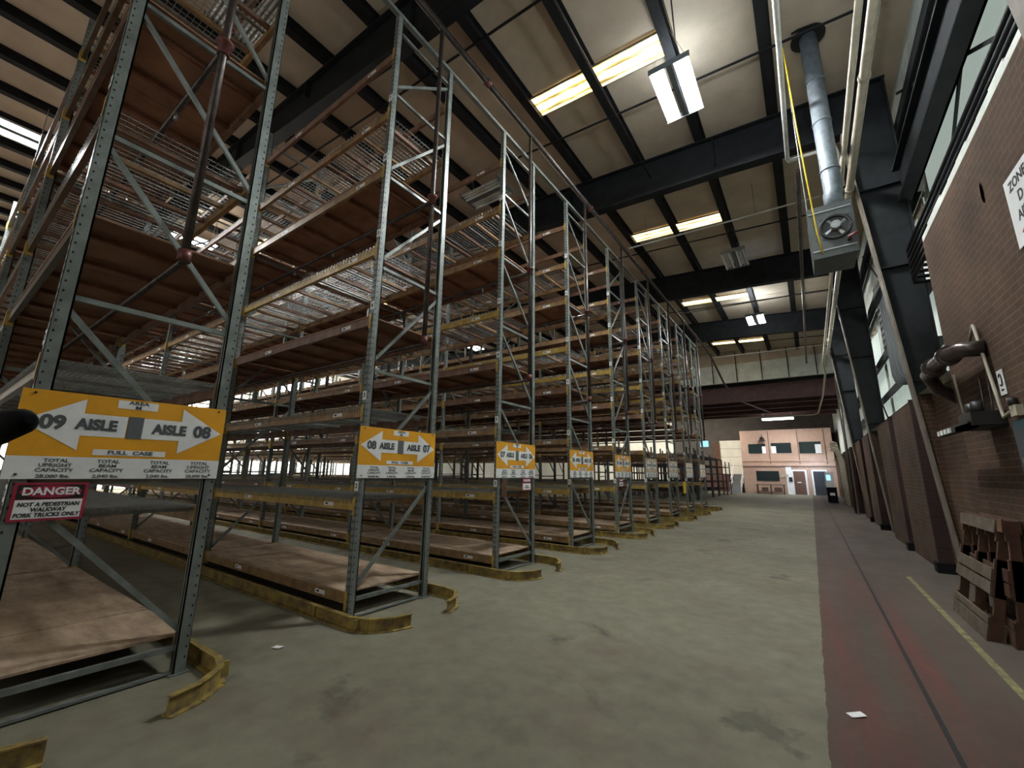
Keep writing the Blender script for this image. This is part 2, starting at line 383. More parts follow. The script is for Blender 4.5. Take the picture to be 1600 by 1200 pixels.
# ------------------------------------------------------------------ roof steel
FR_Y = (3.8, 10.1, 17.5, 24.3)
FR_L = ('nearest, over the front of the racks', 'second from the camera, behind the heater',
        'third from the camera, past the unlit fixture', 'farthest, before the pale fascia')
for i, y in enumerate(FR_Y):
    t = thing('portal_frame', 'dark tapered roof frame and wall column, ' + FR_L[i], 'roof frame', (2.1, y, 0))
    b = MB()     # column (local x = world x - 2.1)
    h = roof_z(1.6) - .25
    b.prism([(-.24, 0), (-.05, 0), (-.05, h), (-.86, h), (-.80, 8.6)], 'y', -.012, .012, 'dsteel')
    b.bar((-.25, 0, 0), (-.81, 0, 8.6), .26, .03, 'flange', up=(1, 0, 0)); b.box(-.05, -.02, -.13, .13, 0, h, 'dsteel')
    for z in (3.3, 5.5, 7.2): b.bar((-.24 - z * .065, -.02, z), (-.05, -.02, z), .16, .02, 'dsteel')
    b.prism([(-.23, 0), (-.03, 0), (-.03, 3.04), (-.43, 3.04)], 'y', -.1, -.03, 'brick')
    b.build('column', t)
    b = MB()     # rafter
    def zt(x): return roof_z(x + 2.1) - .24
    poly = [(-.86, zt(-.86)), (-.80, 8.62), (-3.2, 8.78), (-7, 8.95), (-14, 9.75), (-46.0, 11.6), (-46.0, zt(-46.0))]
    b.prism(poly, 'y', -.012, .012, 'dsteel')
    for p, q in zip(poly[1:5], poly[2:6]): b.bar((p[0], 0, p[1]), (q[0], 0, q[1]), .26, .03, 'dsteel')
    b.bar((-.0, 0, zt(0)), (-46, 0, zt(-46)), .26, .03, 'dsteel')
    for x in (-3.2, -7, -10.5, -14, -18): b.box(x - .008, x + .008, -.12, .12, 9.0 if x > -8 else 9.85, zt(x), 'dsteel')
    b.build('rafter', t)
k = 0
x = 1.76
proto = None
while x > -44:
    if proto is None:
        b = MB(); b.box(-.15, .04, -8, 32, -.215, -.203, 'purlin'); b.box(-.006, .006, -8, 32, -.215, -.005, 'purlin'); b.box(-.03, .08, -8, 32, -.017, -.002, 'purlin')
        proto = b.build('roof_purlin')
        o = proto
    else:
        o = proto.copy(); C.objects.link(o)
    o.location = (x, 0, roof_z(x))
    tag(o, 'dark steel purlin running down the hall under the roof insulation', 'purlin', 'roof purlins')
    x -= 1.55

# insulation support rods across the bays
rod = None
for y in (5.05, 8.15, 11.6, 14.9, 18.8, 21.9, 26.0, 29.2, .8, -1.9):
    if rod is None:
        b = MB(); b.bar((1.9, 0, roof_z(1.9) - .23), (-44, 0, roof_z(-44) - .23), .035, .035, 'purlin'); rod = b.build('bracing_rod'); o = rod
    else: o = rod.copy(); C.objects.link(o)
    o.location = (0, y, 0)
    tag(o, 'thin dark rod crossing below the roof purlins', 'rod', 'roof bracing rods')

# skylights: translucent panels set under the roof between purlins
sk = None
names = {(0, 0): 'nearest glowing skylight, above the lit high bay fixture', (0, 1): 'second glowing skylight, above the unlit fixture',
         (0, 2): 'third glowing skylight, before the farther lit fixture', (0, 3): 'farthest glowing skylight, before the pale fascia'}
for j, (xl, xr) in enumerate(((-4.42, -1.38), (-19.92, -16.88), (-30.8, -27.7), (-40.1, -37.0))):
    for i, y in enumerate((7.16, 14.05, 21.4, 29.4)):
        if j and i == 3: continue
        L_ = xr - xl
        if sk is None:
            b = MB()
            s_ = .06
            b.prism([(0, 0), (L_, -L_ * s_), (L_, -L_ * s_ + .03), (0, .03)], 'y', -.27, .27, 'sky')
            sk = b.mesh('skylight_panel')
            b = MB()
            for yy in (-.29, .27): b.prism([(0, -.02), (L_, -L_ * s_ - .02), (L_, -L_ * s_ + .03), (0, .03)], 'y', yy, yy + .02, 'galv')
            skf = b.mesh('skylight_edge')
        lab = names.get((j, i), None)
        t = thing('skylight', ('%s' % lab) if lab else 'yellow daylit skylight panel seen through the rack decks', 'skylight', (xl, y, roof_z(xl) - .045),
                  None if lab else 'skylights over the racks')
        ob('panel', sk, t); ob('edge_trim', skf, t)

# ------------------------------------------------------------------ light fixtures
def fixture(loc, lit, label, rz=0, group=None, chain=1.0):
    t = thing('high_bay_light', label, 'light fixture', loc, group); t.rotation_euler = (0, 0, rz)
    b = MB()
    for sx in (-.22, .22):
        b.prism([(sx - .14, 0), (sx - .06, .10), (sx + .06, .10), (sx + .14, 0), (sx + .13, 0), (sx + .055, .092), (sx - .055, .092), (sx - .13, 0)], 'y', -.66, .66, 'white')
    for yy in (-.67, .66): b.box(-.37, .37, yy, yy + .012, -.01, .11, 'signgrey')
    b.box(-.05, .05, -.66, .66, .0, .11, 'signgrey')
    b.build('housing', t)
    for sx in (-.22, .22):
        for q in (-.075, 0, .075):
            c = MB(); c.tube([(sx + q, -.63, .022), (sx + q, .63, .022)], .022, ('tube' if loc[1] < 40 else 'tubefar') if lit else 'tubeoff', 8); c.build('lamp_tube', t, True)
    for yy in (-.6, .6):
        b = MB(); b.tube([(-.3, yy, .1), (0, yy, chain), (.3, yy, .1)], .006, 'galv', 5); b.build('hanger', t)
    return t
fixture((-1.34, 7.45, 9.0), True, 'lit twin-lens high bay light, nearest and brightest')
fixture((-1.34, 21.8, 8.8), True, 'lit twin-lens high bay light hanging past the third roof frame', chain=1.15)
fixture((-1.34, 15.2, 8.9), False, 'unlit high bay light with pale dull lenses past the second skylight', chain=1.05)
fixture((-14.6, -.1, 9.35), True, 'lit high bay light at the left edge beyond the nearest rack')
for q, (fx, fy) in enumerate(((-17.5, 4.6), (-17.5, 12.6), (-17.5, 20.4), (-28.5, 4.6), (-28.5, 12.6), (-28.5, 20.4))):  # fixtures and uplights added to brighten the racks and ceiling
    fixture((fx, fy, 9.75), True, 'added lit high bay light glimpsed over the racks', group='added lights over the rack aisles', chain=roof_z(fx) - 9.75 - .03)
    bulb('added_uplight', (fx, fy, 10.0), 16, (1.0, 0.95, 0.85))  # added uplight, one per added fixture
fixture((-6.8, 1.9, 9.0), False, 'unlit wire-guarded high bay light above the nearest aisle', rz=1.57)
fixture((-6.6, 8.0, 9.2), False, 'unlit wire-guarded high bay light above the rack of the 07 and 06 sign', rz=1.57)
t = fixture((-1.9, 43.6, 6.55), True, 'bright ribbed tube light above the peach office', rz=1.57)
t.scale = (1.3, 1.8, 1.3)

# ------------------------------------------------------------------ pallet racks
P = 3.93; D = 1.09; NB = 8; TOP = 8.3
LV = [.27, 1.27, 2.36, 3.53, 4.52, 5.70, 6.65, 7.68]      # beam top heights
def post_mesh(sign):
    b = MB()
    w2 = .045
    b.box(-.035, .035, -w2, -w2 + .004, .01, TOP, 'steel') if sign < 0 else b.box(-.035, .035, w2 - .004, w2, .01, TOP, 'steel')
    b.box(.031, .035, -w2, w2, .01, TOP, 'steel'); b.box(-.035, -.031, -w2, w2, .01, TOP, 'steel')
    yo = w2 - .012 if sign < 0 else -w2
    b.box(.018, .035, yo, yo + .012, .01, TOP, 'steel'); b.box(-.035, -.018, yo, yo + .012, .01, TOP, 'steel')
    b.box(-.06, .06, -.07, .07, 0, .012, 'steel')
    z = .12
    yf = -w2 - .0012 if sign < 0 else w2 + .0012
    while z < TOP - .05:
        for xx in (-.017, .017):
            b.quad([(xx - .006, yf, z - .016), (xx + .006, yf, z - .016), (xx + .008, yf, z + .012), (xx, yf, z + .018), (xx - .008, yf, z + .012)][::(1 if sign < 0 else -1)], 'hole')
        yy = sign * .022
        b.quad([(.0362, yy - .006, z - .009), (.0362, yy + .006, z - .009), (.0362, yy + .006, z + .009), (.0362, yy - .006, z + .009)], 'hole')
        z += .076
    return b.mesh('post')
PN, PF = post_mesh(-1), post_mesh(1)
HZ = [.2, 1.5, 2.83, 4.22, 5.58, 6.95, 8.05]
def brace_mesh(flip):
    b = MB(); a, c = .03, D - .03
    for z in HZ: b.bar((0, a, z), (0, c, z), .035, .04, 'steel')
    for z0, z1 in zip(HZ, HZ[1:]):
        l, h = z0 + .12, z1 - .1
        if flip: b.bar((0, a, l), (0, c, h), .03, .038, 'steel')
        else: b.bar((0, a, h), (0, c, l), .03, .038, 'steel')
    b.box(-.02, .02, a, c, .012, .03, 'steel')
    return b.mesh('brace')
BR, BRF = brace_mesh(False), brace_mesh(True)
def beam_into(b, x1, m, back, lab=True, H=.115):
    """beam from x = x1-P+.04 to x1-.04; top at z=0; y centred on 0"""
    x0, xe = x1 - P + .04, x1 - .04
    b.box(x0, xe, -.024, .024, -H, -.03, m); b.box(x0, xe, (-.024 if not back else -.002), (.002 if not back else .024), -.03, 0, m)
    for xx in (x0 - .006, xe + .0):
        b.box(xx, xx + .006, -.05, .03, -.16, .03, 'yellow')
    f = .051 if back else -.051
    for xx in (x0 - .045, xe):
        b.box(xx, xx + .045, min(f, f * .94), max(f, f * .94), -.17, .03, 'yellow')
    if lab:
        g = .0248 if back else -.0248
        for xx in (xe - .62, x0 + 1.1):
            b.quad([(xx, g, -.085), (xx + .2, g, -.085), (xx + .2, g, -.038), (xx, g, -.038)][::(-1 if back else 1)], 'white')
            b.quad([(xx + .03, g * 1.02, -.072), (xx + .08, g * 1.02, -.072), (xx + .08, g * 1.02, -.05), (xx + .03, g * 1.02, -.05)][::(-1 if back else 1)], 'ink')
def mk(fn, *a):
    b = MB(); fn(b, *a); return b.mesh(fn.__name__)
B_F = {'orange': mk(beam_into, 0, 'orange', False), 'yellow': mk(beam_into, 0, 'yellow', False), 'rust': mk(beam_into, 0, 'rust', False)}
B_B = {'orange': mk(beam_into, 0, 'orange', True), 'rust': mk(beam_into, 0, 'rust', True), 'yellow': mk(beam_into, 0, 'yellow', True)}
B_U = mk(beam_into, 0, 'umber', False, False)  # darker beam copy for the weakly lit nearest run
FCOL = ['orange', 'yellow', 'orange', 'orange', 'orange', 'orange', 'orange', 'rust']
BCOL = ['rust', 'orange', 'rust', 'rust', 'orange', 'rust', 'orange', 'rust']
def board_into(b, x1, m='board', seams=4):
    w_ = (P - .1) / seams
    for k in range(seams):
        b.box(x1 - .05 - (k + 1) * w_ + .004, x1 - .05 - k * w_ - .004, -.03, D + .03, -.002, .016 + (k % 2) * .003, m)
def bars_into(b, x1, cols=('rust',), n=7, z=-.03, h=.045):
    for k in range(n):
        x = x1 - P * (k + .5) / n
        b.box(x - .022, x + .022, .02, D - .02, z - h, z, cols[k % len(cols)])
def wires_into(b, x1, dx=.10, dy=.055, fringe=True, panels=3):
    W = (P - .12) / panels
    for p in range(panels):
        xa, xb = x1 - .06 - p * W - .02, x1 - .06 - (p + 1) * W + .02
        y = .0
        while y < D + .01:
            b.box(xb, xa, y - .003, y + .003, .004, .010, 'galv'); y += dy
        x = xb
        while x <= xa:
            b.box(x - .003, x + .003, -.03, D + .03, .010, .016, 'galv')
            if fringe: b.box(x - .003, x + .003, -.034, -.028, -.045, .016, 'galv')
            x += dx
        for q in (.25, .75):
            x = xb + (xa - xb) * q
            b.box(x - .02, x + .02, .0, D, -.012, .004, 'galv')
DK = {}
b = MB(); board_into(b, 0, 'board'); DK['wood'] = b.mesh('wood_deck')
b = MB(); board_into(b, 0, 'darkboard', 3); DK['brown'] = b.mesh('board_deck')
b = MB(); bars_into(b, 0, ('rustdark',), 6); DK['bars'] = b.mesh('cross_bars')
b = MB(); bars_into(b, 0, ('rust', 'orange', 'rust'), 8); DK['bars2'] = b.mesh('cross_bars')
b = MB(); wires_into(b, 0, .075, .06); DK['wire'] = b.mesh('wire_deck')
b = MB(); wires_into(b, 0, .05, .035); bars_into(b, 0, ('galv',), 8, -.005, .03); DK['grey'] = b.mesh('wire_deck')
KIND = ['wood', 'grey', 'grey', 'brown', 'wire', 'brown', 'wire', None]
BAR = {}
for m in ('rust', 'orange', 'rustdark'):
    b = MB(); b.box(-.022, .022, .02, D - .02, -.075, -.03, m); BAR[m] = b.mesh('cross_bar')
def bars(deck, bay, n, cols, merged):
    if bay < 3:
        for q in range(n): ob('cross_bar', BAR[cols[q % len(cols)]], deck, (-P * (q + .5) / n, 0, 0))
    else:
        o = ob('cross_bar', merged, deck); o['kind'] = 'stuff'
def build_row():
    t = thing('pallet_rack', '', '', (RX - .035, 0, 0))
    for k in range(NB + 1):
        fr = ob('upright_frame', BR, t, (-k * P, 0, 0))
        ob('post', PN, fr); ob('post', PF, fr, (0, D, 0))
    for k in range(NB):
        if k >= 6: break
        x = -k * P
        for i, z in enumerate(LV):
            fc, bc = FCOL[i], BCOL[i]
            if (k + i) % 4 == 3: fc = 'rust'
            if k == 0 and i in (1, 4): fc = 'yellow'
            ob('beam', B_F[fc], t, (x, 0, z)); ob('beam', B_B[bc], t, (x, D, z))
            kd = KIND[i]
            if kd == 'wood': ob('wood_deck', DK['wood'], t, (x, 0, z))
            elif kd == 'brown':
                d = ob('board_deck', DK['brown'], t, (x, 0, z)); bars(d, k, 6, ('rustdark',), DK['bars'])
            elif kd == 'wire':
                d = ob('wire_deck', DK['wire'], t, (x, 0, z)); bars(d, k, 8, ('rust', 'orange', 'rust'), DK['bars2'])
            elif kd == 'grey': ob('wire_deck', DK['grey'], t, (x, 0, z))
    bb, dd = MB(), MB()
    for k in range(6, NB):
        for i, z in enumerate(LV):
            for (m, yy) in ((FCOL[i], 0), (BCOL[i], D)):
                bb.box(-k * P - P + .04, -k * P - .04, yy - .024, yy + .024, z - .115, z, m)
            kd = KIND[i]
            if kd in ('wood', 'brown'): dd.box(-k * P - P + .05, -k * P - .05, 0, D, z, z + .016, 'board' if kd == 'wood' else 'darkboard')
            elif kd:
                for q in range(12):
                    xx = -k * P - P * (q + .5) / 12; dd.box(xx - .03, xx + .03, 0, D, z - .04, z, 'galv' if q % 2 else 'rust')
    o = bb.build('beam', t); o['kind'] = 'stuff'
    o = dd.build('deck', t); o['kind'] = 'stuff'
    # level labels on the first near post
    for n_, z in ((2, 1.43), (3, 2.50), (4, 3.66), (5, 4.68), (6, 5.84), (7, 6.82)):
        b = MB(); b.box(-.034, .034, -.0495, -.0465, z - .055, z + .055, 'white'); lb = b.build('level_label', t)
        tm = text_mesh(str(n_), .075, '-y', 'ink', .002); ob('numeral', tm, lb, (0, -.0505, z))
    return t
RY = [.46, 3.10, 5.76, 8.42, 11.06, 13.66, 16.36, 19.0, 21.75]
row = build_row()
index_kids()
RL = ['nearest run', 'second run from the camera', 'third run from the camera', 'fourth run from the camera', 'fifth run, middle of the nine',
      'sixth run from the camera', 'seventh run from the camera', 'eighth run, last but one down the aisle', 'farthest run down the main aisle']
rows = [row] + [copy_tree(row) for _ in RY[1:]]
for i, (t, y) in enumerate(zip(rows, RY)):
    t.location = (RX - .035, y, 0)
    tag(t, 'tall grey and orange pallet rack, ' + RL[i], 'pallet rack', 'pallet racks along the main aisle')
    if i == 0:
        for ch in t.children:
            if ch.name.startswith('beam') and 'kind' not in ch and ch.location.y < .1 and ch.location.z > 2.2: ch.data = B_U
    if i in (1, 4):
        for ch in t.children:
            if ch.name.startswith('upright_frame'): ch.data = BRF

# floor guards: yellow steel angle along each side of a run, flared round its end
def guard_mesh(sgn):
    b = MB()
    yb = 0
    pts = [(-NB * P, 0), (.25, 0), (.45, sgn * -.06), (.60, sgn * -.24), (.66, sgn * -.44)]
    for (x0, y0), (x1, y1) in zip(pts, pts[1:]):
        b.bar((x0, y0, .065), (x1, y1, .065), .012, .13, 'guard'); 
        b.bar((x0, y0, .125), (x1, y1, .125), .05, .01, 'guard'); b.bar((x0, y0, .006), (x1, y1, .006), .09, .012, 'guard')
    for x in (.35, -.4, -3.9): b.box(x - .012, x + .012, -.04, .04, .012, .12, 'guard')
    return b.mesh('floor_guard')
GN, GF = guard_mesh(-1), guard_mesh(1)
ORD = ['nearest', 'second', 'third', 'fourth', 'fifth', 'sixth', 'seventh', 'eighth', 'farthest']
for i, y in enumerate(RY):
    for s_, me, yy, nm in ((-1, GN, y - .17, 'camera'), (1, GF, y + D + .17, 'far')):
        o = ob('floor_guard', me, None, (RX, yy, 0))
        tag(o, 'scuffed yellow floor guard on the %s side of the %s rack run' % (nm, ORD[i]), 'floor guard', 'yellow rack guards')

# tie channel over the frames and the sprinkler main
b = MB(); b.box(RX - .07, RX - .0, 3.05, 23.2, TOP + .01, TOP + .07, 'steel'); b.box(RX - .07, RX - .0, .0, 3.05, TOP + .01, TOP + .07, 'steel')
o = b.build('tie_channel'); tag(o, 'grey steel channel tying the tops of the rack posts', 'tie beam')
b = MB(); b.tube([(-4.12, -2, 8.66), (-4.12, 24.4, 8.66), (-4.0, 25.2, 8.4), (-3.75, 27.8, 7.1), (-3.4, 31.0, 6.5), (-1.9, 36.0, 6.2)], .055, 'pipe', 12)
for y in (1, 4.9, 9.4, 13.8, 18.4, 22): b.tube([(-4.12, y, 8.66), (-4.12, y + .09, 8.66)], .075, 'maroon', 12)
o = b.build('sprinkler_main', None, True); tag(o, 'long dark sprinkler main pipe above the rack ends', 'pipe')
b = MB(); zt_ = 8.63
b.tube([(0, 0, 8.6), (0, 0, 3.28)], .034, 'pipe', 10)
b1 = MB()
b1.tube([(0, 0, 5.42), (0, 0, 5.54), (0, 0, 5.545), (0, 0, 5.57)], .06, 'maroon', 12, [.05, .05, .072, .072])
b4 = MB(); b4.tube([(0, 0, 3.3), (0, 0, 3.4)], .05, 'maroon', 10)
b2 = MB(); b2.tube([(-.02, 0, 5.48), (-NB * P + 2, 0, 5.48)], .03, 'pipe', 8)
for k in range(18): b2.tube([(-1.2 - k * 1.3, 0, 5.45), (-1.2 - k * 1.3, 0, 5.36)], .02, 'galv', 6)
b3 = MB(); b3.tube([(-.0, 0, 3.3), (-NB * P + 2, 0, 3.3)], .026, 'pipe', 8)
sc4 = b4.mesh('coupling', True)
sm, scm, sb, sb3 = b.mesh('riser', True), b1.mesh('coupling', True), b2.mesh('branch', True), b3.mesh('branch', True)
for i, y in enumerate(RY):
    t = thing('sprinkler_riser', 'dark sprinkler riser pipe with maroon coupling on the %s rack run' % ORD[i], 'sprinkler pipe', (-4.12, y + .66 - (.08 if i == 0 else 0), 0), 'rack sprinkler risers')
    ob('riser', sm, t); ob('coupling', scm, t); ob('coupling', sc4, t); ob('branch_pipe', sb, t); ob('branch_pipe', sb3, t)

# ------------------------------------------------------------------ aisle signs
def aisle_sign(y, left, right, label, W=1.225, full=True):
    t = thing('aisle_sign', label, 'sign', (RX + .004, y, 1.52))
    H = .605
    b = MB(); b.box(0, .006, 0, W, 0, H, 'sign' if full else 'glary'); b.build('board', t)
    b = MB(); b.box(.006, .0075, 0, W, 0, .152, 'white'); b.build('capacity_panel', t)
    zc = .385
    for sgn, txt in ((-1, left), (1, right)):
        def Y(u): return W * u if sgn < 0 else W * (1 - u)
        b = MB()
        pts = [(Y(.015), zc), (Y(.26), zc + .185), (Y(.26), zc + .08), (Y(.46), zc + .08), (Y(.46), zc - .08), (Y(.26), zc - .08), (Y(.26), zc - .185)]
        pts = [(p, q) for p, q in pts]
        if sgn < 0: pts = pts[::-1]
        b.quad([(.0085, p, q) for p, q in pts], 'white'); b.quad([(.0062, p, q) for p, q in pts[::-1]], 'white')
        a = b.build('arrow', t)
        if sgn < 0:
            ob('lettering', text_mesh(txt, .130, '+x', 'signdark', .0058, .98), a, (.0105, W * .140, zc))
            ob('lettering', text_mesh('AISLE', .104, '+x', 'signdark', .0052, .9), a, (.0105, W * .325, zc))
        else:
            ob('lettering', text_mesh(txt, .130, '+x', 'signdark', .0058, .98), a, (.0105, W * .868, zc))
            ob('lettering', text_mesh('AISLE', .104, '+x', 'signdark', .0052, .9), a, (.0105, W * .682, zc))
    b = MB(); b.box(.006, .009, W * .465, W * .54, zc - .085, zc + .085, 'signgrey'); b.build('grey_square', t)
    b = MB(); b.box(.006, .0085, W * .40, W * .60, .528, .59, 'white'); p_ = b.build('placard', t)
    ob('lettering', text_mesh('AREA\nM', .036, '+x', 'signdark', .001, 1.4), p_, (.0095, W * .5, .559))
    b = MB(); b.box(.006, .0085, W * .33, W * .68, .170, .212, 'white'); p_ = b.build('placard', t)
    ob('lettering', text_mesh('FULL  CASE', .038, '+x', 'signdark', .001, 1.4), p_, (.0095, W * .505, .191))
    for u, a1, a2 in ((.19, 'UPRIGHT', '28,000 lbs.'), (.41, 'BEAM', '2,040 lbs.'), (.66, 'BEAM', '2,040 lbs.'), (.88, 'UPRIGHT', '28,000 lbs.')):
        ob('lettering', text_mesh('TOTAL\n%s\nCAPACITY' % a1, .034, '+x', 'signdark', .0006, 1.15), t, (.0085, W * u, .092))
        ob('lettering', text_mesh(a2, .032, '+x', 'signdark', .0006, 1.2), t, (.0085, W * u, .018))
    b = MB()
    for (yy, zz) in ((.06, .58), (W - .06, .58), (.06, .03), (W - .06, .03)): b.tube([(.006, yy, zz), (.013, yy, zz)], .008, 'pipe', 8)
    b.build('bolts', t)
    return t
SG = [('09', '08'), ('08', '07'), ('07', '06'), ('06', '05'), ('05', '04'), ('04', '03'), ('03', '02'), ('02', '01'), ('01', '01')]
for i, y in enumerate(RY):
    l, r = SG[i]
    aisle_sign(y - .09, l, r, ['nearest and largest orange aisle sign, arrows to nine and eight', 'second aisle sign from the camera, arrows to eight and seven',
      'third aisle sign from the camera, with a danger sign below its right end', 'fourth aisle sign from the camera, arrows to six and five',
      'fifth aisle sign from the camera, over a small danger sign'][i] if i < 5 else 'small far aisle sign on the %s rack run' % ORD[i], full=i < 5)
def danger(loc, lines, label, W=.355, H=.25, rot=0):
    t = thing('danger_sign', label, 'sign', loc); t.rotation_euler = (rot, 0, 0)
    b = MB(); b.box(0, .004, 0, W, 0, H, 'red'); b.build('board', t)
    b = MB(); b.box(.004, .0055, .018, W - .018, .016, H * .55, 'white'); lo = b.build('panel', t)
    b = MB(); b.box(.004, .005, .018, W - .018, H * .57, H - .014, 'black'); b.build('header', t)
    b = MB(); pts = [(.0062, W / 2 + math.cos(a) * W * .42, H * .765 + math.sin(a) * H * .165) for a in [2 * math.pi * k / 24 for k in range(24)]]
    b.quad(pts, 'red'); ov = b.build('oval', t)
    ob('lettering', text_mesh('DANGER', .068 * W / .355, '+x', 'white', .0025), ov, (.0072, W / 2, H * .765))
    ob('lettering', text_mesh(lines, .036 * W / .355, '+x', 'ink', .0012, .9, .002, .15), lo, (.0065, W / 2, H * .29))
    return t
danger((RX + .004, RY[0] - .02, 1.245), 'NOT A PEDESTRIAN\nWALKWAY\nFORK TRUCKS ONLY', 'red and white danger sign under the nearest and largest aisle sign', rot=.0)
danger((RX + .004, RY[2] + .70, 1.29), 'NOT A\nWALKWAY', 'red and white danger sign under the third aisle sign from the camera', .30, .235)
danger((RX + .004, RY[4] + .15, 1.27), 'NOT A\nWALKWAY', 'small danger sign far down the aisle under the fifth aisle sign', .30, .23)
b = MB(); b.box(RX + .0, RX + .01, RY[2] + .08, RY[2] + .22, 1.2, 1.5, 'woodred'); b.box(RX + .01, RX + .012, RY[2] + .13, RY[2] + .16, 1.34, 1.36, 'ink')
o = b.build('notice_plate'); tag(o, 'narrow pinkish brown plate under the third aisle sign', 'plate')
o = MB(); o.box(-4.22, -4.18, 17.9, 18.15, .9, 1.35, 'cyellow'); tag(o.build('wall_phone_box'), 'bright yellow panel on a rack post far down the aisle', 'panel')

# ------------------------------------------------------------------ floor marks
b = MB(); y = -8
b.box(.515, .545, -8, 46, .0, .0015, 'hole'); struct(b.build('trim_2'))
b = MB(); b.quad([(1.105, 2.0, .002), (1.165, 2.0, .002), (1.165, 9.9, .002), (1.105, 9.9, .002)], 'line')
o = b.build('floor_stripe'); tag(o, 'worn yellow stripe painted on the floor by the brick wall', 'floor stripe')
for (x, y, a, lab) in ((.075, 4.06, .6, 'small pale paper scrap lying on the red floor'), (-4.2, 2.27, .2, 'small white scrap on the floor between the first two racks')):
    b = MB(); c, s_ = math.cos(a), math.sin(a)
    q = [(-.05, -.03), (.05, -.03), (.05, .03), (-.05, .03)]
    b.quad([(p * c - r * s_, p * s_ + r * c, .003 + .01 * (p > 0)) for p, r in q], 'white')
    b.quad([(p * c - r * s_, p * s_ + r * c, .001 + .01 * (p > 0)) for p, r in q[::-1]], 'white')
    o = b.build('paper_scrap'); o.location = (x, y, 0); tag(o, lab, 'paper')

# ------------------------------------------------------------------ right wall services
def tag_pipe(b, name, lab, cat='pipe', grp=None):
    o = b.build(name, None, True); return tag(o, lab, cat, grp)
b = MB(); b.box(1.92, 2.15, -8, 9.98, 7.40, 7.44, 'dsteel'); b.box(2.12, 2.15, -8, 9.98, 6.72, 7.44, 'dsteel'); b.box(1.92, 2.15, -8, 9.98, 6.72, 6.76, 'dsteel'); b.box(2.02, 2.04, -8, 9.98, 6.74, 7.42, 'dsteel')
o = b.build('wall_girder'); tag(o, 'deep dark girder along the wall above the conduit bundle', 'girder')
g = None
for (z, y0, y1) in ((8.55, -8, 32), (7.0, 10.3, 32), (5.2, 10.3, 32), (4.1, 10.3, 32)):
    b = MB(); b.box(2.14, 2.34, y0, y1, z, z + .02, 'dsteel'); b.box(2.14, 2.155, y0, y1, z - .2, z + .02, 'dsteel')
    o = b.build('wall_girt'); tag(o, 'dark horizontal steel girt across the white wall insulation', 'girt', 'wall girts')
for k in range(6):
    b = MB(); b.tube([(1.84, -8, 5.03 + k * .105), (1.84, 9.5, 5.03 + k * .105), (1.90, 9.8, 5.03 + k * .105), (2.25, 9.9, 5.03 + k * .105)], .034, 'dsteel', 8)
    tag_pipe(b, 'wall_conduit', 'dark conduit of the six bundled along the top of the brick wall', 'conduit', 'bundled wall conduits')
for y in (2.4, 5.5, 8.4):
    b = MB(); b.box(1.885, 1.92, y, y + .05, 4.95, 5.65, 'dsteel'); b.bar((1.9, y + .02, 5.0), (2.36, y + .02, 4.95), .04, .04, 'dsteel'); b.bar((1.9, y + .02, 5.6), (2.36, y + .02, 5.6), .04, .04, 'dsteel')
    tag(b.build('conduit_bracket'), 'small steel bracket carrying the bundled conduits', 'bracket', 'conduit brackets')
for k in range(5):
    y = 13.0 + k * .26
    b = MB(); b.tube([(2.0, y, 6.1), (2.0, y, 4.15), (2.03, y, 4.0), (2.12, y, 3.92), (2.358, y, 3.92)], .04, 'signgrey', 8)
    tag_pipe(b, 'drop_conduit', 'grey conduit dropping down the white wall and hooking in', 'conduit', 'hooked drop conduits')
b = MB(); b.box(2.2, 2.355, 14.6, 16.2, 5.3, 6.75, 'dsteel')
for k in range(7): b.box(2.185, 2.2, 14.65, 16.15, 5.38 + k * .19, 5.46 + k * .19, 'signgrey')
tag(b.build('louver_box'), 'dark louvered box on the white wall behind the hooked conduits', 'louver')
# window-like openings in the upper wall
# long pipes along Y
b = MB(); b.tube([(.33, -3, 8.45), (.33, 9.95, 8.45), (.36, 10.05, 8.45), (1.16, 10.1, 8.45), (1.18, 10.1, 8.3), (1.18, 10.1, 7.5)], .045, 'pipew', 12)
tag_pipe(b, 'overhead_pipe', 'pale overhead pipe that elbows toward the wall by the heater')
b = MB(); b.tube([(1.11, -3, 7.3), (1.11, 26, 7.3), (1.2, 27, 7.0), (1.1, 31, 6.4), (.9, 36.8, 6.1), (.6, 37, 6.0), (-12, 37, 6.1)], .045, 'cream', 12)
tag_pipe(b, 'overhead_pipe', 'thinner cream pipe of the pair running high along the wall')
b = MB(); b.tube([(1.27, -3, 7.33), (1.27, 27, 7.33)], .065, 'cream', 12)
for y in (1, 4, 7, 10, 13, 16, 20): b.tube([(1.27, y, 7.33), (1.27, y + .07, 7.33)], .078, 'cream', 12)
tag_pipe(b, 'overhead_pipe', 'thicker cream pipe of the pair running high along the wall')
b = MB(); b.tube([(-4.2, 12.7, 9.05), (-.9, 12.7, 8.95), (1.9, 12.7, 8.9)], .025, 'pipew', 8)
for x in (-3.6, -.5): b.tube([(x, 12.7, 9.0), (x, 12.7, roof_z(x) - .01)], .006, 'pipe', 5)
tag_pipe(b, 'overhead_pipe', 'slim pale pipe crossing the hall below the second skylight')
b = MB(); b.tube([(-4.2, 19.6, 9.0), (1.9, 19.6, 8.8)], .025, 'pipe', 8)
tag_pipe(b, 'overhead_pipe', 'slim dark pipe crossing the hall before the third skylight')
b = MB(); b.tube([(-4.2, 27.0, 8.6), (1.9, 27.0, 8.5)], .028, 'pipew', 8)
tag_pipe(b, 'overhead_pipe', 'slim pale pipe crossing the hall below the farthest skylight')
b = MB(); b.tube([(-2.6, -3, 9.2), (-2.6, 9.9, 9.2)], .02, 'pipe', 8)
tag_pipe(b, 'overhead_conduit', 'thin dark conduit crossing under the nearest skylight', 'conduit')
